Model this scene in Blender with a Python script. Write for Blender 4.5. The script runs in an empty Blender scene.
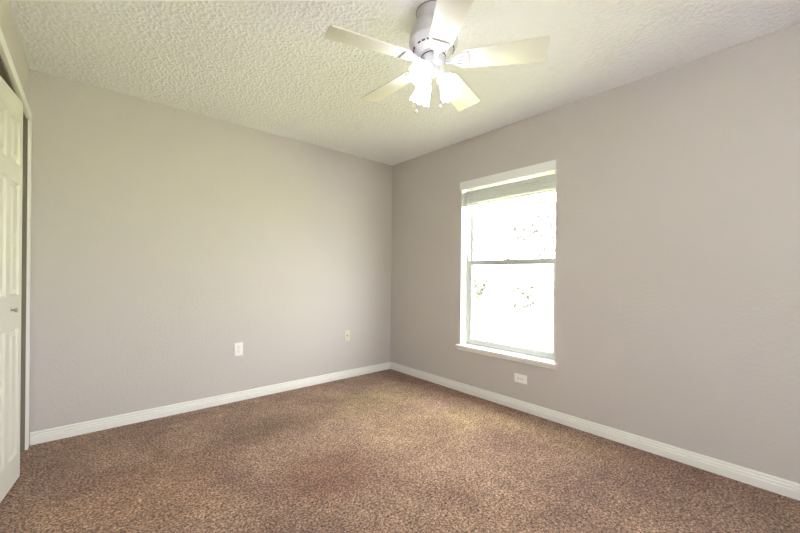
import bpy, bmesh, math, random
from mathutils import Vector, Matrix, noise
R = math.radians
random.seed(7)
S = bpy.context.scene
COL = S.collection

# ------------------------------------------------------------------ camera
cam_d = bpy.data.cameras.new('camera'); cam = bpy.data.objects.new('camera', cam_d); COL.objects.link(cam)
YAW, ROLL = 0.71356, 0.0091
fw = Vector((math.sin(YAW), math.cos(YAW), 0)); rt0 = Vector((math.cos(YAW), -math.sin(YAW), 0)); up0 = Vector((0, 0, 1))
rt = rt0*math.cos(ROLL) + up0*math.sin(ROLL); up = up0*math.cos(ROLL) - rt0*math.sin(ROLL)
M = Matrix((rt, up, -fw)).transposed().to_4x4(); M.translation = Vector((-2.7471, -3.3341, 1.1278))
cam.matrix_world = M
cam_d.sensor_width = 36; cam_d.lens = 358.811/800*36; cam_d.shift_y = 8.2/800
cam_d.clip_start = .02; cam_d.clip_end = 200
S.camera = cam

# ------------------------------------------------------------------ world, light, exposure
WORLD_STRENGTH = 7.8
LAMP_W = 5.5
SHADE_EMIT = 2.8
S.view_settings.view_transform = 'Standard'; S.view_settings.look = 'None'
S.view_settings.gamma = 1; S.view_settings.exposure = 1.49; S.view_settings.use_curve_mapping = False
wd = bpy.data.worlds.new('sky'); S.world = wd; wd.use_nodes = True
bg = wd.node_tree.nodes['Background']; bg.inputs['Color'].default_value = (.97, .975, 1, 1); bg.inputs['Strength'].default_value = WORLD_STRENGTH

def light(name, kind, loc, energy, color=(1, 1, 1), size=.03):
    l = bpy.data.lights.new(name, kind); l.energy = energy; l.color = color
    if kind == 'POINT': l.shadow_soft_size = size
    o = bpy.data.objects.new(name, l); o.location = loc; COL.objects.link(o); return o
pl = bpy.data.lights.new('window_portal', 'AREA'); pl.shape = 'RECTANGLE'; pl.size = 1.0; pl.size_y = 1.62
pl.cycles.is_portal = True
po = bpy.data.objects.new('window_portal', pl); po.location = (.17, -1.54, 1.24); po.rotation_euler = (R(90), 0, R(90)); COL.objects.link(po)
pl2 = pl.copy(); pl2.size = 1.2; pl2.size_y = 1.35; po2 = bpy.data.objects.new('window_portal', pl2); po2.location = (-2.025, -5.17, 1.4); po2.rotation_euler = (R(90), 0, 0); COL.objects.link(po2)  # second portal serves the added, unseen window
SUN = 48.0
sl = bpy.data.lights.new('sun', 'SUN'); sl.energy = SUN; sl.angle = R(1); sl.color = (1, .98, .95)
so = bpy.data.objects.new('sun', sl); so.rotation_euler = Vector((.7, -.25, -.75)).to_track_quat('-Z', 'Y').to_euler(); COL.objects.link(so)

# ------------------------------------------------------------------ materials
def srgb(r, g, b):
    f = lambda c: (c/255/12.92) if c/255 <= .04045 else ((c/255+.055)/1.055)**2.4
    return (f(r), f(g), f(b), 1)
def mat(name, col, rough=.5, metal=0, spec=.5, bump=None, emit=None, trans=None):
    """bump = list of (scale, strength, distance, kind)"""
    m = bpy.data.materials.new(name); m.use_nodes = True; nt = m.node_tree; b = nt.nodes['Principled BSDF']
    b.inputs['Base Color'].default_value = col; b.inputs['Roughness'].default_value = rough
    b.inputs['Metallic'].default_value = metal; b.inputs['Specular IOR Level'].default_value = spec
    if bump:
        tc = nt.nodes.new('ShaderNodeTexCoord'); prev = None
        for sc, st, dist, lo, hi in bump:
            n = nt.nodes.new('ShaderNodeTexNoise'); n.inputs['Scale'].default_value = sc; n.inputs['Detail'].default_value = 3
            nt.links.new(tc.outputs['Object'], n.inputs['Vector'])
            mr = nt.nodes.new('ShaderNodeMapRange'); mr.inputs['From Min'].default_value = lo; mr.inputs['From Max'].default_value = hi
            mr.interpolation_type = 'SMOOTHSTEP'; nt.links.new(n.outputs['Fac'], mr.inputs['Value'])
            bn = nt.nodes.new('ShaderNodeBump'); bn.inputs['Strength'].default_value = st; bn.inputs['Distance'].default_value = dist
            nt.links.new(mr.outputs['Result'], bn.inputs['Height'])
            if prev: nt.links.new(prev.outputs['Normal'], bn.inputs['Normal'])
            prev = bn
        nt.links.new(prev.outputs['Normal'], b.inputs['Normal'])
    if emit:
        b.inputs['Emission Color'].default_value = emit[0]; b.inputs['Emission Strength'].default_value = emit[1]
    return m

M_wall = mat('wall_paint', (.545, .509, .486, 1), .75, spec=.25, bump=[(55, .18, .004, .3, .7)])
M_ceil = mat('textured_ceiling_paint', (.82, .82, .825, 1), .9, spec=.1, bump=[(150, .15, .002, .3, .7)])
M_trim = mat('white_trim_paint', (.80, .79, .75, 1), .35, spec=.5)
M_door = mat('white_door_paint', (.62, .605, .53, 1), .4, spec=.45)
M_fan = mat('white_fan_enamel', (.56, .55, .575, 1), .3)
M_blade = mat('white_fan_blade', (.70, .685, .62, 1), .4)
M_plate = mat('white_plastic', (.82, .81, .78, 1), .35)
M_cream = mat('almond_plastic', (.66, .62, .47, 1), .4)
M_dark = mat('dark_slot', (.03, .03, .03, 1), .6)
M_vinyl = mat('white_window_vinyl', (.46, .47, .46, 1), .4)
M_reveal = mat('white_reveal_paint', (.80, .80, .76, 1), .5)
M_blind = mat('white_blind_slat', (.78, .79, .79, 1), .4)
M_knob = mat('brushed_nickel', (.45, .42, .37, 1), .3, metal=1)
M_brass = mat('metal_connector', (.25, .2, .12, 1), .35, metal=1)
M_track = mat('metal_track', (.35, .34, .33, 1), .5, metal=.6)
M_closet = mat('closet_shade_tone', (.20, .175, .14, 1), .8, spec=.2)  # dark colour paints in the shade of the unlit jamb and closet
M_bark = mat('bark', (.03, .028, .025, 1), .9, bump=[(20, .6, .02, .3, .7)])
M_leaf = mat('leaf', (.06, .062, .06, 1), .8, spec=.1)
M_grass = mat('lawn', (.36, .37, .17, 1), .9)
M_bounce_patio = mat('concrete', (.42, .41, .47, 1), .9, bump=[(30, .3, .004, .3, .7)])

# carpet: fibres of mixed tones, patches of nap leaning one way, a few soft stains
def carpet_mat():
    m = bpy.data.materials.new('brown_carpet_pile'); m.use_nodes = True; nt = m.node_tree; N = nt.nodes.new; L = nt.links.new
    b = nt.nodes['Principled BSDF']; b.inputs['Roughness'].default_value = .95; b.inputs['Specular IOR Level'].default_value = .08
    b.inputs['Sheen Weight'].default_value = .25; b.inputs['Sheen Roughness'].default_value = .5
    tc = N('ShaderNodeTexCoord')
    def nz(scale, detail=2, rough=.5, dist=0):
        n = N('ShaderNodeTexNoise'); n.inputs['Scale'].default_value = scale; n.inputs['Detail'].default_value = detail
        n.inputs['Roughness'].default_value = rough; n.inputs['Distortion'].default_value = dist
        L(tc.outputs['Object'], n.inputs['Vector']); return n
    fine = nz(92, 4, .78, .6); r1 = N('ShaderNodeValToRGB'); e = r1.color_ramp.elements
    e[0].position = .385; e[0].color = (.035, .015, .008, 1); e[1].position = .62; e[1].color = (.80, .54, .39, 1)
    k = r1.color_ramp.elements.new(.5); k.color = (.31, .172, .108, 1)
    L(fine.outputs['Fac'], r1.inputs['Fac'])
    patch = nz(2.2, 4, .6, .4); r2 = N('ShaderNodeValToRGB'); e = r2.color_ramp.elements
    e[0].position = .35; e[0].color = (.72, .64, .61, 1); e[1].position = .62; e[1].color = (1.06, 1.06, 1.0, 1)
    L(patch.outputs['Fac'], r2.inputs['Fac'])
    mid = nz(14, 3, .6); r3 = N('ShaderNodeValToRGB'); e = r3.color_ramp.elements
    e[0].position = .3; e[0].color = (.78, .78, .78, 1); e[1].position = .7; e[1].color = (1.15, 1.15, 1.15, 1)
    L(mid.outputs['Fac'], r3.inputs['Fac'])
    def mul(a, c):
        x = N('ShaderNodeMix'); x.data_type = 'RGBA'; x.blend_type = 'MULTIPLY'; x.inputs['Factor'].default_value = 1
        L(a, x.inputs['A']); L(c, x.inputs['B']); return x.outputs['Result']
    col = mul(mul(r1.outputs['Color'], r2.outputs['Color']), r3.outputs['Color'])
    # worn and stained patches at their places on the carpet (x, y, radius x, radius y, tone)
    for (sx, sy, rx, ry, tone) in STAINS:
        mp = N('ShaderNodeMapping'); mp.vector_type = 'POINT'
        mp.inputs['Scale'].default_value = (1/rx, 1/ry, 1); mp.inputs['Location'].default_value = (-sx/rx, -sy/ry, 0)
        wob = nz(5, 2, .5); va = N('ShaderNodeVectorMath'); va.operation = 'MULTIPLY_ADD'
        va.inputs[1].default_value = (.35, .35, 0); L(wob.outputs['Color'], va.inputs[0]); L(tc.outputs['Object'], va.inputs[2])
        vs = N('ShaderNodeVectorMath'); vs.operation = 'SUBTRACT'; vs.inputs[1].default_value = (.175, .175, 0); L(va.outputs[0], vs.inputs[0])
        L(vs.outputs[0], mp.inputs['Vector'])
        g = N('ShaderNodeTexGradient'); g.gradient_type = 'SPHERICAL'; L(mp.outputs['Vector'], g.inputs['Vector'])
        rr = N('ShaderNodeMapRange'); rr.interpolation_type = 'SMOOTHSTEP'; rr.inputs['From Max'].default_value = .7; L(g.outputs['Fac'], rr.inputs['Value'])
        x = N('ShaderNodeMix'); x.data_type = 'RGBA'; x.blend_type = 'MULTIPLY'; x.inputs['B'].default_value = (*tone, 1)
        L(rr.outputs['Result'], x.inputs['Factor']); L(col, x.inputs['A']); col = x.outputs['Result']
    L(col, b.inputs['Base Color'])
    bn = N('ShaderNodeBump'); bn.inputs['Strength'].default_value = 1; bn.inputs['Distance'].default_value = .014
    L(fine.outputs['Fac'], bn.inputs['Height'])
    bn2 = N('ShaderNodeBump'); bn2.inputs['Strength'].default_value = .5; bn2.inputs['Distance'].default_value = .01
    L(mid.outputs['Fac'], bn2.inputs['Height']); L(bn.outputs['Normal'], bn2.inputs['Normal'])
    L(bn2.outputs['Normal'], b.inputs['Normal'])
    return m
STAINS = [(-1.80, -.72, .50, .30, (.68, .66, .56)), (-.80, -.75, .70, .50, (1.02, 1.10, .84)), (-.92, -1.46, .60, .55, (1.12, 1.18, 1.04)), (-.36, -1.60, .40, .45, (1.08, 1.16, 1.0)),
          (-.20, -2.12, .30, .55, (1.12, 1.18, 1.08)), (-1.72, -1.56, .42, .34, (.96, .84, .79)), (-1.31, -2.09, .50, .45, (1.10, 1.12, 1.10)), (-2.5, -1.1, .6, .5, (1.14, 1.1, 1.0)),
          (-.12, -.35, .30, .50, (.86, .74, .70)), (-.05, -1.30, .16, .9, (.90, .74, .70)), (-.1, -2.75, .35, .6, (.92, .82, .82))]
M_carpet = carpet_mat()

def glass_mat():
    m = bpy.data.materials.new('window_glass'); m.use_nodes = True; nt = m.node_tree; nt.nodes.clear()
    o = nt.nodes.new('ShaderNodeOutputMaterial'); t = nt.nodes.new('ShaderNodeBsdfTransparent'); g = nt.nodes.new('ShaderNodeBsdfGlossy')
    t.inputs['Color'].default_value = (.96, .98, .97, 1); g.inputs['Roughness'].default_value = .02
    mx = nt.nodes.new('ShaderNodeMixShader'); mx.inputs['Fac'].default_value = .05
    nt.links.new(t.outputs[0], mx.inputs[1]); nt.links.new(g.outputs[0], mx.inputs[2]); nt.links.new(mx.outputs[0], o.inputs['Surface'])
    return m
M_glass = glass_mat()
def shade_mat():     # lit frosted glass: glows and lets part of the bulb's light through
    m = bpy.data.materials.new('lit_frosted_glass'); m.use_nodes = True; nt = m.node_tree; nt.nodes.clear()
    o = nt.nodes.new('ShaderNodeOutputMaterial'); t = nt.nodes.new('ShaderNodeBsdfTransparent'); e = nt.nodes.new('ShaderNodeEmission')
    t.inputs['Color'].default_value = (.9, .9, .9, 1); e.inputs['Color'].default_value = (.94, .95, 1, 1); e.inputs['Strength'].default_value = SHADE_EMIT
    mx = nt.nodes.new('ShaderNodeMixShader'); mx.inputs['Fac'].default_value = .6
    nt.links.new(t.outputs[0], mx.inputs[1]); nt.links.new(e.outputs[0], mx.inputs[2]); nt.links.new(mx.outputs[0], o.inputs['Surface'])
    return m
M_shade = shade_mat()
M_bulb = mat('lit_bulb', (1, 1, 1, 1), .5, emit=((1, .98, .96, 1), 12))

# ------------------------------------------------------------------ helpers
def obj(name, bm, m, parent=None, smooth=False, angle=None):
    me = bpy.data.meshes.new(name); bmesh.ops.recalc_face_normals(bm, faces=bm.faces); bm.to_mesh(me); bm.free()
    for mm in (m if isinstance(m, (list, tuple)) else [m]): me.materials.append(mm)
    if smooth:
        me.polygons.foreach_set('use_smooth', [True]*len(me.polygons)); me.set_sharp_from_angle(angle=R(angle or 40))
    o = bpy.data.objects.new(name, me); COL.objects.link(o)
    if parent: o.parent = parent
    return o
def empty(name, loc, rz=0):
    o = bpy.data.objects.new(name, None); COL.objects.link(o); o.location = loc; o.rotation_euler.z = rz; o.empty_display_size = .1; return o
def tag(o, label, cat=None, group=None, kind=None):
    o['label'] = label
    if cat: o['category'] = cat
    if group: o['group'] = group
    if kind: o['kind'] = kind
    return o
def box(bm, a, b, bev=0, mi=0, seg=2, mtx=None):
    a = Vector(a); b = Vector(b); c = (a+b)/2; d = Vector([abs(x) for x in (b-a)])
    r = bmesh.ops.create_cube(bm, size=1, matrix=Matrix.Translation(c) @ Matrix.Diagonal((*d, 1)))
    vs = r['verts']; fs = {f for v in vs for f in v.link_faces}
    if bev:
        es = list({e for v in vs for e in v.link_edges})
        q = bmesh.ops.bevel(bm, geom=es, offset=bev, segments=seg, profile=.6, affect='EDGES')
        fs = set(q['faces']) | {f for f in fs if f.is_valid}; vs = list({v for f in fs for v in f.verts})
        vs = list({v for f in fs for v in f.verts})
    for f in fs: f.material_index = mi
    if mtx is not None: bmesh.ops.transform(bm, matrix=mtx, verts=vs)
    return vs
def extrude_profile(bm, pts, A, B, nrm):
    """profile pts (d, z): d metres out of the wall along nrm, swept from A to B"""
    A = Vector(A); B = Vector(B); nrm = Vector(nrm)
    ra = [bm.verts.new(A + nrm*d + Vector((0, 0, z))) for d, z in pts]; rb = [bm.verts.new(B + nrm*d + Vector((0, 0, z))) for d, z in pts]
    n = len(pts)
    for i in range(n): bm.faces.new((ra[i], ra[(i+1) % n], rb[(i+1) % n], rb[i]))
    bm.faces.new(ra); bm.faces.new(rb[::-1])
def lathe(bm, prof, seg=48, mtx=None, close=True, ripple=None):
    rings = []
    for j, (r, z) in enumerate(prof):
        ring = []
        for i in range(seg):
            a = 2*math.pi*i/seg; rr = r; zz = z
            if ripple: rr, zz = ripple(j, a, r, z)
            v = Vector((rr*math.cos(a), rr*math.sin(a), zz))
            ring.append(bm.verts.new(mtx @ v if mtx is not None else v))
        rings.append(ring)
    for p, q in zip(rings, rings[1:]):
        for i in range(seg): bm.faces.new((p[i], p[(i+1) % seg], q[(i+1) % seg], q[i]))
    if close:
        for ring in (rings[0], rings[-1]):
            try: bm.faces.new(ring)
            except ValueError: pass
    return rings
def tube(bm, pts, rad, seg=10):
    pts = [Vector(p) for p in pts]; rads = rad if isinstance(rad, (list, tuple)) else [rad]*len(pts); rings = []
    for i, p in enumerate(pts):
        d = (pts[min(i+1, len(pts)-1)] - pts[max(i-1, 0)]).normalized()
        x = d.cross(Vector((0, 0, 1)) if abs(d.z) < .9 else Vector((1, 0, 0))).normalized(); y = d.cross(x)
        rings.append([bm.verts.new(p + (x*math.cos(2*math.pi*k/seg) + y*math.sin(2*math.pi*k/seg))*rads[i]) for k in range(seg)])
    for a, b in zip(rings, rings[1:]):
        for k in range(seg): bm.faces.new((a[k], a[(k+1) % seg], b[(k+1) % seg], b[k]))
    bm.faces.new(rings[0]); bm.faces.new(rings[-1][::-1])
def prism(bm, pts, z0, z1, mtx=None, bev=0):
    a = [bm.verts.new((x, y, z0)) for x, y in pts]; b = [bm.verts.new((x, y, z1)) for x, y in pts]; n = len(pts); fs = []
    fs.append(bm.faces.new(a[::-1])); fs.append(bm.faces.new(b))
    for i in range(n): fs.append(bm.faces.new((a[i], a[(i+1) % n], b[(i+1) % n], b[i])))
    vs = a + b
    if bev:
        es = list(set(fs[0].edges) | set(fs[1].edges))
        q = bmesh.ops.bevel(bm, geom=es, offset=bev, segments=2, profile=.6, affect='EDGES')
        vs = list({v for f in q['faces'] for v in f.verts} | {v for v in vs if v.is_valid})
    if mtx is not None: bmesh.ops.transform(bm, matrix=mtx, verts=vs)

# ------------------------------------------------------------------ room
W, LEN, H, T = 3.0524, 5.0, 2.44, .15
bm = bmesh.new(); box(bm, (-W-.75, -LEN, -.1), (T, T, 0)); f = obj('floor', bm, M_carpet); tag(f, 'brown cut pile carpet covering the whole bedroom floor', kind='structure')
def textured_ceiling():
    """ceiling slab whose underside carries real splatter texture, a few millimetres deep"""
    import numpy as np
    rng = np.random.default_rng(4); x0, x1, y0, y1, c = -W-.004, .004, -4.0, .004, .0042
    nx, ny = int((x1-x0)/c)+1, int((y1-y0)/c)+1
    def smooth(cell):
        gx, gy = int((x1-x0)/cell)+3, int((y1-y0)/cell)+3; g = rng.random((gx, gy))
        u = np.linspace(0, (x1-x0)/cell, nx); v = np.linspace(0, (y1-y0)/cell, ny); iu, iv = u.astype(int), v.astype(int)
        fu, fv = u-iu, v-iv; fu = (fu*fu*(3-2*fu))[:, None]; fv = (fv*fv*(3-2*fv))[None, :]
        a = g[np.ix_(iu, iv)]*(1-fu) + g[np.ix_(iu+1, iv)]*fu; b = g[np.ix_(iu, iv+1)]*(1-fu) + g[np.ix_(iu+1, iv+1)]*fu
        return a*(1-fv) + b*fv
    n = .62*smooth(.0105) + .38*smooth(.0078); t = np.clip((n-.45)/.2, 0, 1); hgt = TEX*t*t*(3-2*t) + .0007*smooth(.031)
    hgt[0, :] = hgt[-1, :] = 0; hgt[:, 0] = hgt[:, -1] = 0
    X, Y = np.meshgrid(np.linspace(x0, x1, nx), np.linspace(y0, y1, ny), indexing='ij')
    co = np.stack([X, Y, H-hgt], -1).reshape(-1, 3)
    i = np.arange(nx-1)[:, None]*ny + np.arange(ny-1)[None, :]; q = np.stack([i, i+1, i+ny+1, i+ny], -1).reshape(-1, 4)   # facing down
    box_v = np.array([(x, y, z) for x in (-W-.75, T) for y in (-LEN-T, T) for z in (H+.0005, H+.1)]); o = len(co)
    box_q = np.array([(0, 1, 3, 2), (4, 6, 7, 5), (0, 4, 5, 1), (2, 3, 7, 6), (0, 2, 6, 4), (1, 5, 7, 3)]) + o
    co = np.concatenate([co, box_v]); q = np.concatenate([q, box_q]).astype(np.int32)
    me = bpy.data.meshes.new('ceiling'); me.vertices.add(len(co)); me.vertices.foreach_set('co', co.astype(np.float32).ravel())
    me.loops.add(q.size); me.loops.foreach_set('vertex_index', q.ravel()); me.polygons.add(len(q))
    me.polygons.foreach_set('loop_start', np.arange(0, q.size, 4, dtype=np.int32)); sm = np.ones(len(q), bool); sm[-6:] = False
    me.update(calc_edges=True); me.polygons.foreach_set('use_smooth', sm); me.materials.append(M_ceil)
    o_ = bpy.data.objects.new('ceiling', me); COL.objects.link(o_); return o_
TEX = .0028
tag(textured_ceiling(), 'white ceiling with splattered texture', kind='structure')
bm = bmesh.new(); box(bm, (-W-.75, 0, 0), (T, T, H)); tag(obj('wall_back', bm, M_wall), 'greige wall with two small plates near the baseboard', kind='structure')
V2 = (-2.6, -1.45, .75, 2.05)     # unseen second window, added behind the camera to brighten the room
bm = bmesh.new()
for a, b in (((-W-.75, -LEN-T, -.1), (V2[0], -LEN, H)), ((V2[1], -LEN-T, -.1), (T, -LEN, H)), ((V2[0], -LEN-T, -.1), (V2[1], -LEN, V2[2])), ((V2[0], -LEN-T, V2[3]), (V2[1], -LEN, H))): box(bm, a, b)
tag(obj('wall_front', bm, M_wall), 'greige wall behind the camera', kind='structure')
# right wall with window opening
WY0, WY1, WZ0, WZ1 = -1.070, -2.012, .452, 2.032
bm = bmesh.new()
for a, b in (((0, -LEN, 0), (T, WY1, H)), ((0, WY0, 0), (T, 0, H)), ((0, WY1, 0), (T, WY0, WZ0)), ((0, WY1, WZ1), (T, WY0, H))): box(bm, a, b)
bmesh.ops.remove_doubles(bm, verts=bm.verts, dist=1e-5)
tag(obj('wall_right', bm, M_wall), 'greige wall with the window', kind='structure')
# left wall with closet opening
OY0, OY1, OZ = -.088, -1.76, 2.085
TL = .115
bm = bmesh.new()
for a, b in (((-W-TL, -LEN, 0), (-W, OY1, H)), ((-W-TL, OY0, 0), (-W, 0, H)), ((-W-TL, OY1, OZ), (-W, OY0, H))): box(bm, a, b)
tag(obj('wall_left', bm, M_wall), 'yellowish greige wall above and beside the closet', kind='structure')
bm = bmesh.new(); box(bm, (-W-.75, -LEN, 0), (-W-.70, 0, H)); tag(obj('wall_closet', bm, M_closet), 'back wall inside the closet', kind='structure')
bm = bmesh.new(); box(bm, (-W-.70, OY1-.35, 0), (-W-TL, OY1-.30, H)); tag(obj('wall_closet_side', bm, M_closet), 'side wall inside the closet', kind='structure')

# baseboards
BP = [(0, 0), (.016, 0), (.016, .040), (.0135, .0445), (.010, .046), (.0125, .0475), (.0125, .056), (.0085, .0605), (.006, .062), (.0085, .0635), (.0085, .072), (.005, .079), (.002, .080), (0, .080)]
bm = bmesh.new(); extrude_profile(bm, BP, (-3.031, 0, 0), (0, 0, 0), (0, -1, 0)); tag(obj('baseboard_back', bm, M_trim, smooth=True, angle=25), 'white baseboard along the back wall', kind='structure')
bm = bmesh.new(); extrude_profile(bm, BP, (0, 0, 0), (0, -LEN, 0), (-1, 0, 0)); tag(obj('baseboard_right', bm, M_trim, smooth=True, angle=25), 'white baseboard under the window wall', kind='structure')
bm = bmesh.new(); extrude_profile(bm, BP, (-W, OY1-.058, 0), (-W, -LEN, 0), (1, 0, 0)); tag(obj('baseboard_left', bm, M_trim, smooth=True, angle=25), 'white baseboard beyond the closet', kind='structure')
bm = bmesh.new(); extrude_profile(bm, BP, (-W+.015, -LEN, 0), (-.015, -LEN, 0), (0, 1, 0)); tag(obj('baseboard_front', bm, M_trim, smooth=True, angle=25), 'white baseboard behind the camera', kind='structure')

# closet casing (trim_1) and jamb (trim_2)
CX = -W + .019; CW = .058
bm = bmesh.new()
for y0, y1 in ((OY0+CW, OY0), (OY1, OY1-CW)): box(bm, (-W, y1, 0), (CX, y0, OZ), .003)
box(bm, (-W, OY1-CW, OZ), (CX, OY0+CW, OZ+CW), .003)
tag(obj('trim_1', bm, M_trim), 'white casing around the closet opening', kind='structure')
bm = bmesh.new()
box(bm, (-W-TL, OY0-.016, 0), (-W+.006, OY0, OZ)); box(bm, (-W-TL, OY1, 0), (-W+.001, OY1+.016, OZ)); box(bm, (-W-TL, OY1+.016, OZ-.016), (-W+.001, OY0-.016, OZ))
tag(obj('trim_2', bm, M_closet), 'jamb lining of the closet opening, darkened to paint in its shade', kind='structure')
bm = bmesh.new(); box(bm, (-W-.064, OY1+.017, OZ-.034), (-W-.036, OY0-.017, OZ-.016)); tag(obj('trim_3', bm, M_track), 'metal track for the closet doors', kind='structure')

# ------------------------------------------------------------------ bifold closet doors
LW, LT, LZ0, LZ1 = .403, .033, .018, 2.040
def leaf_bm():
    """door leaf in its own frame: y from 0 to -LW, front face at x=0, back at -LT; two columns of three raised panels on the front"""
    bm = bmesh.new()
    zs = [(.16, .83), (1.0, 1.59), (1.69, 1.92)]
    zz = [LZ0] + [z for p in zs for z in p] + [LZ1]; ys = [0, -.042, -.170, -.233, -.361, -LW]
    grid = {}
    def v(x, y, z):
        k = (round(x, 5), round(y, 5), round(z, 5))
        if k not in grid: grid[k] = bm.verts.new((x, y, z))
        return grid[k]
    for xf, sgn in ((0, 1), (-LT, -1)):
        for j in range(len(zz)-1):
            for i in range(5):
                y0, y1, z0, z1 = ys[i], ys[i+1], zz[j], zz[j+1]
                if i in (1, 3) and j % 2 == 1:
                    prev = [(y0, z0), (y1, z0), (y1, z1), (y0, z1)]; pd = 0
                    for ins, dep in ((.004, -.004), (.010, -.011), (.016, -.011), (.036, -.001)):
                        cur = [(y0-ins, z0+ins), (y1+ins, z0+ins), (y1+ins, z1-ins), (y0-ins, z1-ins)]
                        for k in range(4):
                            a, b, c, d = prev[k], prev[(k+1) % 4], cur[(k+1) % 4], cur[k]
                            bm.faces.new((v(xf+sgn*pd, *a), v(xf+sgn*pd, *b), v(xf+sgn*dep, *c), v(xf+sgn*dep, *d)))
                        prev, pd = cur, dep
                    bm.faces.new([v(xf+sgn*pd, *p) for p in prev])
                else: bm.faces.new((v(xf, y0, z0), v(xf, y1, z0), v(xf, y1, z1), v(xf, y0, z1)))
    for j in range(len(zz)-1):
        for y in (0, -LW): bm.faces.new((v(0, y, zz[j]), v(0, y, zz[j+1]), v(-LT, y, zz[j+1]), v(-LT, y, zz[j])))
    for i in range(5):
        for z in (LZ0, LZ1): bm.faces.new((v(0, ys[i], z), v(0, ys[i+1], z), v(-LT, ys[i+1], z), v(-LT, ys[i], z)))
    return bm
def knob_bm(y):
    bm = bmesh.new(); m = Matrix.Translation((0, y, .93)) @ Matrix.Rotation(R(90), 4, 'Y') @ Matrix.Scale(.8, 4)
    lathe(bm, [(.0001, -.001), (.011, -.001), (.011, .002), (.006, .004), (.0055, .012), (.010, .016), (.0155, .021), (.0155, .026), (.011, .030), (.0001, .031)], 28, m, close=False)
    return bm
def bifold(name, label, y_start, ang, mirror=False):
    r = empty(name, (-W-.026, y_start, 0)); tag(r, label, kind='structure')
    # pivot leaf runs from the jamb out to the fold, second leaf from the fold back to the track
    x1 = LW*math.sin(ang); y1 = -LW*math.cos(ang)
    la = obj('door_leaf', leaf_bm(), M_door, r); la.rotation_euler.z = ang
    lb = obj('door_leaf', leaf_bm(), M_door, r); lb.location = (x1, y1-.003, 0); lb.rotation_euler.z = -ang
    k = obj('knob', knob_bm(-.155 if not mirror else -LW+.155), M_knob, la if mirror else lb, smooth=True)
    for z in (.25, 1.03, 1.8):
        bm = bmesh.new(); tube(bm, [(x1-.004-LT, y1-.0015, z-.03), (x1-.004-LT, y1-.0015, z+.03)], .004, 8)
        obj('hinge', bm, M_track, r)
    return r
bifold('door_1', 'white panelled bifold closet door standing slightly ajar', OY0-.028, R(7.6))
bifold('door_2', 'white panelled bifold closet door, nearer the camera', OY0-.028-2*LW-.014, 0, True)

# ------------------------------------------------------------------ window
win = empty('window_1', (0.1, (WY0+WY1)/2, WZ0)); tag(win, 'white single hung window, sky blown out behind it', kind='structure')
def wpart(name, boxes, m, bev=.002, parent=None):
    bm = bmesh.new()
    for a, b in boxes: box(bm, a, b, bev)
    o = obj(name, bm, m); o.parent = parent or win
    o.matrix_parent_inverse = Matrix.Translation(-Vector(win.location)); return o
# lining of the opening
RX0, RX1 = .001, .098
wpart('window_lining', [((RX0, WY0-.004, WZ0), (RX1, WY0+.001, WZ1)), ((RX0, WY1-.001, WZ0), (RX1, WY1+.004, WZ1)), ((RX0, WY1+.004, WZ1-.004), (RX1, WY0-.004, WZ1+.001))], M_reveal, 0)
FX0, FX1 = .085, .15
wpart('window_frame', [((FX0, WY0-.030, WZ0), (FX1, WY0-.004, WZ1-.004)), ((FX0, WY1+.004, WZ0), (FX1, WY1+.030, WZ1-.004)),
                       ((FX0, WY1+.030, WZ1-.034), (FX1, WY0-.030, WZ1-.004)), ((FX0, WY1+.030, WZ0), (FX1, WY0-.030, WZ0+.018))], M_vinyl)
sy0, sy1 = WY0-.031, WY1+.031
def sash(x0, x1, z0, z1, rb, rt_, st):
    s = wpart('window_sash', [((x0, sy0-st, z0), (x1, sy0, z1)), ((x0, sy1, z0), (x1, sy1+st, z1)),
                       ((x0, sy1+st, z0), (x1, sy0-st, z0+rb)), ((x0, sy1+st, z1-rt_), (x1, sy0-st, z1))], M_vinyl)
    bm = bmesh.new(); xm = (x0+x1)/2; box(bm, (xm-.002, sy1+st-.004, z0+rb-.004), (xm+.002, sy0-st+.004, z1-rt_+.004)); g = obj('window_pane', bm, M_glass)
    g.parent = win; g.matrix_parent_inverse = Matrix.Translation(-Vector(win.location)); return s
sash(.092, .116, WZ0+.019, 1.272, .036, .046, .030)
sash(.120, .142, 1.235, WZ1-.036, .040, .03, .022)
ym = (WY0+WY1)/2
bm = bmesh.new(); box(bm, (.070, ym-.028, 1.2725), (.114, ym+.028, 1.281), .002); tube(bm, [(.090, ym, 1.281), (.090, ym, 1.287), (.078, ym+.022, 1.290)], .005, 8)
o = obj('window_latch', bm, M_vinyl); o.parent = win; o.matrix_parent_inverse = Matrix.Translation(-Vector(win.location))
# stool and apron
bm = bmesh.new(); box(bm, (-.034, WY1-.022, WZ0-.026), (.088, WY0+.034, WZ0), .006, seg=3)
box(bm, (-.016, WY1-.012, WZ0-.050), (0, WY0+.026, WZ0-.026), .003)
o = obj('window_sill', bm, M_trim); o.parent = win; o.matrix_parent_inverse = Matrix.Translation(-Vector(win.location))

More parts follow.
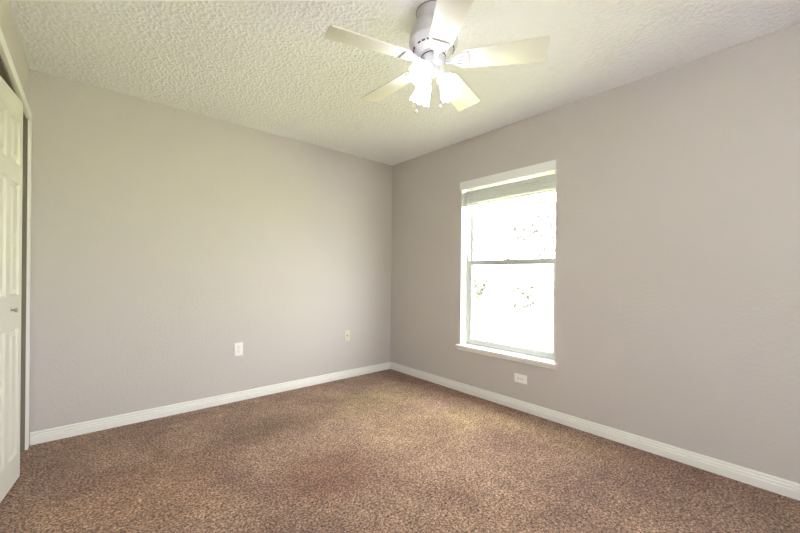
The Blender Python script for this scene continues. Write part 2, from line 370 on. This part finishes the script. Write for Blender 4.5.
added_win = empty('added_window', ((V2[0]+V2[1])/2, -LEN-.1, V2[2])); tag(added_win, 'unseen white sliding window added behind the camera to brighten the room', kind='structure')  # added opening that lets fill daylight in from behind
bm = bmesh.new(); xm = (V2[0]+V2[1])/2
for a, b in (((V2[0], 0, V2[2]), (V2[0]+.045, 0, V2[3])), ((V2[1]-.045, 0, V2[2]), (V2[1], 0, V2[3])), ((V2[0]+.045, 0, V2[2]), (V2[1]-.045, 0, V2[2]+.045)), ((V2[0]+.045, 0, V2[3]-.045), (V2[1]-.045, 0, V2[3])), ((xm-.025, 0, V2[2]+.045), (xm+.025, 0, V2[3]-.045))):
    box(bm, (a[0], -LEN-.13, a[2]), (b[0], -LEN-.08, b[2]), .002)
o = obj('window_frame', bm, M_vinyl); o.parent = added_win; o.matrix_parent_inverse = Matrix.Translation(-Vector(added_win.location))
for xa, xb in ((V2[0]+.04, xm-.02), (xm+.02, V2[1]-.04)):
    bm = bmesh.new(); box(bm, (xa, -LEN-.107, V2[2]+.04), (xb, -LEN-.103, V2[3]-.04)); o = obj('window_pane', bm, M_glass); o.parent = added_win; o.matrix_parent_inverse = Matrix.Translation(-Vector(added_win.location))

# ------------------------------------------------------------------ blind drawn up at the head of the window
bl = empty('window_blind', (.02, ym, WZ1)); tag(bl, 'white horizontal window blind drawn up under its valance at the top of the window', 'blind')
def bpart(name, bm, m, parent=None, **k):
    o = obj(name, bm, m, **k); o.parent = bl; o.matrix_parent_inverse = Matrix.Translation(-Vector(bl.location)); return o
bm = bmesh.new(); box(bm, (-.014, WY1+.001, 1.957), (-.006, WY0+.012, 2.034), .003)
box(bm, (-.006, WY1+.001, 1.957), (.002, WY1+.007, 2.034)); box(bm, (-.006, WY0-.012, 1.957), (.03, WY0-.006, 2.02))
bpart('valance', bm, M_blind)
bm = bmesh.new(); box(bm, (.008, WY1+.012, 1.975), (.050, WY0-.014, 2.022), .002); bpart('headrail', bm, M_blind)
z = 1.940; k = 0
def slat_bm(z, tilt):
    bm = bmesh.new(); n = 6; y0, y1 = WY0-.012, WY1+.010; top = []
    for i in range(n+1):
        t = i/n; x = .003 + t*.050; c = .0035*(1-(2*t-1)**2) + tilt*(t-.5)
        top.append((x, z+c))
    prof = top + [(x, zz-.0030) for x, zz in top[::-1]]
    ra = [bm.verts.new((x, y0, zz)) for x, zz in prof]; rb = [bm.verts.new((x, y1, zz)) for x, zz in prof]; m = len(prof)
    for i in range(m): bm.faces.new((ra[i], ra[(i+1) % m], rb[(i+1) % m], rb[i]))
    bm.faces.new(ra); bm.faces.new(rb[::-1]); return bm
random.seed(3)
for i in range(21):
    bpart('slat', slat_bm(1.932 - i*.0056, random.uniform(-.003, .003)), M_blind)
bm = bmesh.new(); box(bm, (.003, WY1+.010, 1.795), (.053, WY0-.012, 1.812), .003); bpart('bottom_rail', bm, M_blind)
bm = bmesh.new(); tube(bm, [(-.002, WY0-.078, 1.975), (-.002, WY0-.078, 1.35)], .004, 8); tube(bm, [(-.002, WY0-.078, 1.35), (-.002, WY0-.078, 1.33)], .006, 8); bpart('tilt_wand', bm, M_blind, smooth=True)
for yy in (WY0-.15, WY1+.15):
    bm = bmesh.new(); tube(bm, [(-.0005, yy, 1.975), (-.0005, yy, 1.80)], .0013, 6); bpart('lift_cord', bm, M_blind)

# ------------------------------------------------------------------ wall plates (built facing +z, then stood against their wall)
def wall_plate(name, loc, rot, m, kind, label, group=None):
    r = empty(name, loc); r.rotation_euler = rot; tag(r, label, 'outlet' if kind == 'duplex' else 'cable jack', group)
    bm = bmesh.new(); box(bm, (-.036, -.058, 0), (.036, .058, .0065), .0028, seg=3); obj('cover_plate', bm, m, r, smooth=True, angle=50)
    if kind == 'duplex':
        for s in (1, -1):
            bm = bmesh.new(); pts = []
            for i in range(32):
                a = 2*math.pi*i/32; pts.append((max(-.0165, min(.0165, .0185*math.cos(a))), s*.0195 + max(-.0135, min(.0135, .0165*math.sin(a)))))
            prism(bm, pts, .006, .0085, bev=.0006); fc = obj('socket_face', bm, m, r)
            bm = bmesh.new()
            box(bm, (-.0078, s*.0195+.000, .0083), (-.0052, s*.0195+.009, .0088)); box(bm, (.0052, s*.0195+.001, .0083), (.0078, s*.0195+.008, .0088))
            lathe(bm, [(.0001, .0083), (.0026, .0083), (.0026, .0088), (.0001, .0088)], 14, Matrix.Translation((0, s*.0195-.006, 0)), close=False)
            obj('socket_slots', bm, M_dark, fc)
        bm = bmesh.new(); lathe(bm, [(.0001, .0064), (.0032, .0064), (.0030, .0078), (.0001, .0082)], 16, close=False); obj('screw', bm, M_track, r)
    else:
        bm = bmesh.new(); lathe(bm, [(.0001, .006), (.0068, .006), (.0068, .0105), (.0048, .0105), (.0048, .019), (.0018, .019), (.0018, .012), (.0001, .012)], 6, close=False)
        obj('coaxial_connector', bm, M_brass, r)
        for s in (1, -1):
            bm = bmesh.new(); lathe(bm, [(.0001, .0064), (.0032, .0064), (.0030, .0078), (.0001, .0082)], 16, Matrix.Translation((0, s*.042, 0)), close=False); obj('screw', bm, m, r)
    return r
wall_plate('electrical_outlet', (-1.744, 0, .456), (R(90), 0, 0), M_plate, 'duplex', 'white duplex electrical outlet upright on the back wall, left of the almond cable plate')
wall_plate('cable_jack', (-.617, 0, .459), (R(90), 0, 0), M_cream, 'coax', 'almond coaxial cable wall plate low on the back wall near the corner')
wall_plate('electrical_outlet', (0, -1.724, .264), (0, R(-90), 0), M_plate, 'duplex', 'white electrical outlet mounted sideways below the window sill')

# ------------------------------------------------------------------ ceiling fan
FXC, FYC, BZ, BR, PH = -1.4553, -2.0831, 2.190, .536, R(163.25)
fan = empty('ceiling_fan', (FXC, FYC, H)); tag(fan, 'white five blade ceiling fan with three lit frosted tulip shades hanging below the textured ceiling', 'ceiling fan')
Z = lambda z: z - H           # heights in the fan's own frame
def fp(name, bm, m, parent=fan, **k): return obj(name, bm, m, parent, **k)
bm = bmesh.new(); lathe(bm, [(.0001, 0), (.088, 0), (.088, -.010), (.085, -.014), (.086, -.030), (.080, -.046), (.068, -.054), (.050, -.058), (.0001, -.058)], 56, close=False)
fp('canopy', bm, M_fan, smooth=True)
bm = bmesh.new(); lathe(bm, [(.0885, -.0065), (.0900, -.0075), (.0900, -.0085), (.0885, -.0095)], 56, close=False); fp('canopy_ring', bm, M_dark, smooth=True)
bm = bmesh.new(); lathe(bm, [(.0001, -.054), (.060, -.056), (.075, -.060), (.098, -.074), (.114, -.098), (.120, -.122), (.121, -.150), (.1225, -.152), (.1225, -.158), (.119, -.162),
                             (.112, -.176), (.098, -.194), (.084, -.208), (.070, -.217), (.0001, -.217)], 64, close=False)
mh = fp('motor_housing', bm, M_fan, smooth=True, angle=30)
# vent slots round the lower shoulder of the motor
for i in range(24):
    if i % 6 == 5: continue
    bm = bmesh.new()
    a = 2*math.pi*i/24
    m = Matrix.Rotation(a, 4, 'Z') @ Matrix.Translation((.0995, 0, -.1925)) @ Matrix.Rotation(R(47), 4, 'Y')
    box(bm, (-.0012, -.0085, -.0035), (.0016, .0085, .0035), 0, mtx=m)
    fp('vent_slot', bm, M_dark, mh)
for i in range(5):
    bm = bmesh.new(); a = 2*math.pi*i/5; lathe(bm, [(.0001, 0), (.004, 0), (.003, .003), (.0001, .004)], 10, Matrix.Rotation(a+.5, 4, 'Z') @ Matrix.Translation((.1165, 0, -.125)) @ Matrix.Rotation(R(90), 4, 'Y'), close=False); fp('housing_screw', bm, M_track, mh)
bm = bmesh.new(); lathe(bm, [(.0001, -.215), (.067, -.216), (.067, -.224), (.061, -.226), (.0001, -.226)], 48, close=False); fp('flywheel', bm, M_fan, smooth=True)
bm = bmesh.new(); lathe(bm, [(.0598, -.2265), (.0625, -.227), (.0625, -.230), (.0598, -.231)], 48); fp('shadow_gap_ring', bm, M_dark, smooth=True)
bm = bmesh.new(); lathe(bm, [(.0001, -.225), (.059, -.226), (.060, -.232), (.060, -.266), (.056, -.274), (.045, -.281), (.034, -.284), (.034, -.300), (.028, -.310), (.014, -.316), (.008, -.326), (.0001, -.328)], 48, close=False)
sw = fp('switch_housing', bm, M_fan, smooth=True, angle=35)
# blades and their irons
def blade_bm():
    bm = bmesh.new(); pts = []
    r0, r1 = .142, BR; w0, w1 = .055, .074
    def corner(cx, cy, rad, a0, a1, n=6):
        for i in range(n+1):
            a = R(a0 + (a1-a0)*i/n); pts.append((cx+rad*math.cos(a), cy+rad*math.sin(a)))
    corner(r1-.013, w1-.013, .013, 90, 0); corner(r1-.013, -w1+.013, .013, 0, -90)
    corner(r0+.02, -w0+.02, .02, -90, -180); corner(r0+.02, w0-.02, .02, 180, 90)
    prism(bm, pts[::-1], -.0025, .0025, bev=.0012); return bm
def iron_bm():
    bm = bmesh.new()
    half = [(.055, .014), (.075, .013), (.095, .011), (.112, .012), (.126, .020), (.138, .032), (.152, .041), (.170, .0445), (.190, .0455), (.203, .046), (.208, .043), (.205, .033), (.201, .022), (.204, .011), (.2065, 0)]
    pts = half + [(x, -y) for x, y in half[-2::-1]]
    prism(bm, pts, -.0085, -.0030, bev=.0016)
    for s in (-1, 0, 1):      # raised ribs fanning over the plate
        tube(bm, [(.108, s*.004, -.0085), (.135, s*.012, -.0115), (.165, s*.021, -.0115), (.196, s*.029, -.0085)], [.002, .0034, .0036, .002], 8)
    tube(bm, [(.050, 0, -.004), (.080, 0, -.011), (.108, 0, -.010), (.130, 0, -.008)], [.011, .0095, .007, .004], 10)
    tube(bm, [(.207, .042, -.0075), (.203, .024, -.0085), (.2065, 0, -.0085), (.203, -.024, -.0085), (.207, -.042, -.0075)], [.0015, .0022, .0025, .0022, .0015], 8)
    bmesh.ops.scale(bm, vec=(.83, 1, 1), verts=bm.verts)
    return bm
PITCH = R(-13)
for k in range(5):
    a = PH + 2*math.pi*k/5
    b = fp('blade', blade_bm(), M_blade, smooth=True, angle=30); b.location = (0, 0, BZ-H); b.rotation_euler = (PITCH, 0, a)
    b.rotation_mode = 'XYZ'
    i_ = fp('blade_iron', iron_bm(), M_fan, smooth=True, angle=30); i_.location = (0, 0, BZ-H-.0002); i_.rotation_euler = (PITCH, 0, a)
    for sx, sy in ((.140, .028), (.140, -.028), (.157, 0)):
        bm = bmesh.new(); lathe(bm, [(.0001, -.0155), (.003, -.015), (.004, -.0125), (.004, -.0080), (.0001, -.0080)], 10, Matrix.Translation((sx, sy, .002)), close=False); obj('screw', bm, M_fan, i_)
# light kit: three fitters with arms, frosted tulip shades, bulbs
TOCAM = math.degrees(math.atan2(-3.3341-FYC, -2.7471-FXC))
for az, tilt in ((TOCAM-25, 52), (TOCAM-25+120, 20), (TOCAM-25-120, 38)):
    az = R(az); tl = R(tilt); o3 = Vector((.036*math.cos(az), .036*math.sin(az), -.298))
    d = Vector((math.sin(tl)*math.cos(az), math.sin(tl)*math.sin(az), -math.cos(tl)))
    s3 = o3 + Vector((.014*math.cos(az), .014*math.sin(az), -.004))
    q = Vector((0, 0, 1)).rotation_difference(d).to_matrix().to_4x4(); m = Matrix.Translation(s3) @ q @ Matrix.Scale(.98, 4)
    bm = bmesh.new(); tube(bm, [(.02*math.cos(az), .02*math.sin(az), -.294), o3, s3], .010, 12)
    lathe(bm, [(.0001, -.004), (.014, -.004), (.024, .004), (.0265, .012), (.0265, .024), (.025, .024), (.0001, .020)], 28, m, close=False)
    fit = fp('lamp_socket', bm, M_fan, smooth=True, angle=35)
    def rip(j, a, r, z):
        t = max(0, (j-2)/6); return r*(1+.035*t*math.cos(10*a)), z + (.004*math.cos(10*a) if j in (8, 9) else 0)
    bm = bmesh.new(); pf = [(.0245, .014), (.0255, .022), (.030, .034), (.037, .048), (.0415, .064), (.0445, .082), (.0475, .100), (.0520, .116), (.0550, .126)]
    lathe(bm, pf + [(r-.0025, z) for r, z in pf[::-1]], 60, m, close=False, ripple=lambda j, a, r, z: rip(j if j < 9 else 17-j, a, r, z))
    fp('lamp_shade', bm, M_shade, smooth=True, angle=80)
    bm = bmesh.new(); lathe(bm, [(.0001, .020), (.012, .020), (.013, .034), (.022, .052), (.027, .068), (.025, .082), (.015, .092), (.0001, .095)], 24, m, close=False)
    fp('bulb', bm, M_bulb, fit, smooth=True)
    l = light('bulb_light', 'POINT', (0, 0, 0), LAMP_W, (.90, .88, 1), .030); l.location = s3 + d*.085; l.parent = fan
# pull chains
def cpos(left, toward, z):
    lf = -rt0; tc = -fw; v = lf*left + tc*toward; return Vector((v.x, v.y, z))
for left, tw, zb in ((.085, .03, 1.930-H), (-.030, .05, 1.946-H)):
    top = cpos(left, tw, -.262); bm = bmesh.new(); e = Vector((top.x, top.y, zb))
    n = int((top.z-e.z)/.0042)
    inward = Vector((top.x, top.y, 0)).normalized()*.056
    tube(bm, [(inward.x, inward.y, -.250), (top.x*.98, top.y*.98, -.252), (top.x, top.y, -.262)], .0028, 8)
    for i in range(n):
        bmesh.ops.create_icosphere(bm, subdivisions=1, radius=.0017, matrix=Matrix.Translation(top.lerp(e, (i+.5)/n)))
    tube(bm, [top, e], .0006, 5)
    ch = fp('pull_chain', bm, M_fan)
    bm = bmesh.new(); lathe(bm, [(.0001, .009), (.003, .008), (.0065, .003), (.0078, -.003), (.0060, -.008), (.0001, -.0105)], 20, Matrix.Translation(e), close=False)
    obj('chain_knob', bm, M_fan, ch, smooth=True)

# ------------------------------------------------------------------ outdoors beyond the window
bm = bmesh.new(); bmesh.ops.create_grid(bm, x_segments=80, y_segments=80, size=50, matrix=Matrix.Translation((20, 0, -.3)))
for v in bm.verts: v.co.z += .08*noise.noise(v.co*.25)
tag(obj('ground', bm, M_grass), 'bright lawn outside the window', kind='structure')
bm = bmesh.new(); box(bm, (-9, -14, -.25), (5, -LEN-T-.05, -.12), .01); tag(obj('bounce_patio', bm, M_bounce_patio), 'unseen concrete slab added to bounce light in through the rear window', kind='structure')  # unseen slab, added to bounce neutral light in from behind the camera
def plant(kind, loc, h, rad, n, label, seed, flat=1.0, group=None):
    rnd = random.Random(seed); r = empty(kind, loc); tag(r, label, 'tree' if kind == 'garden_tree' else 'shrub', group)
    big = kind == 'garden_tree'; k = .1 if big else .025
    bm = bmesh.new(); top = Vector((0, 0, h*.62 if big else h*.2)); tube(bm, [(0, 0, -.1), top*.5 + Vector((.03, .02, 0)), top], [k*1.3, k, k*.8], 10)
    c0 = Vector((0, 0, h - rad*flat if big else h*.5)); tips = []
    for i in range(12):
        a = rnd.uniform(0, 6.28); el = rnd.uniform(-.5, 1.3); p = c0 + Vector((math.cos(a)*math.cos(el)*rad, math.sin(a)*math.cos(el)*rad, math.sin(el)*rad*flat))*rnd.uniform(.55, .95)
        mid = top.lerp(p, .5) + Vector((rnd.uniform(-.1, .1), rnd.uniform(-.1, .1), .08))*rad; tube(bm, [top - Vector((0, 0, .05)), mid, p], [k*.5, k*.3, k*.1], 6); tips += [mid, p, p]
    obj('trunk', bm, M_bark, r, smooth=True)
    bm = bmesh.new()
    for i in range(n):
        g = Vector([rnd.gauss(0, 1) for _ in range(3)])*rad*.16; g.z *= flat; c = rnd.choice(tips) + g
        if c.z < .02: c.z = .02 + abs(g.z)
        u = Vector([rnd.gauss(0, 1) for _ in range(3)]).normalized(); w = u.cross(Vector([rnd.gauss(0, 1) for _ in range(3)])).normalized()
        L_, W_ = rnd.uniform(.09, .15), rnd.uniform(.05, .08)
        bm.faces.new([bm.verts.new(c + u*x*L_ + w*y*W_) for x, y in ((-1, 0), (-.3, .9), (.5, .7), (1, 0), (.5, -.7), (-.3, -.9))])
    obj('foliage', bm, M_leaf, r)
plant('garden_tree', (11.3, 3.0, -.3), 5.0, 1.9, 1000, 'leafy tree faintly visible through the right side of the upper window pane', 5)
plant('garden_shrub', (8.78, 5.21, -.3), 1.75, .55, 90, 'loose leafy shrub faintly visible at the upper left of the lower window pane', 9)
plant('garden_shrub', (10.2, 3.75, -.3), 1.75, .75, 90, 'loose leafy shrub faintly visible at the upper right of the lower window pane', 12, .45)
plant('garden_shrub', (9.2, 3.55, -.3), .45, .8, 70, 'low spreading plant on the lawn, faint in the middle right of the lower window pane', 15, .2)
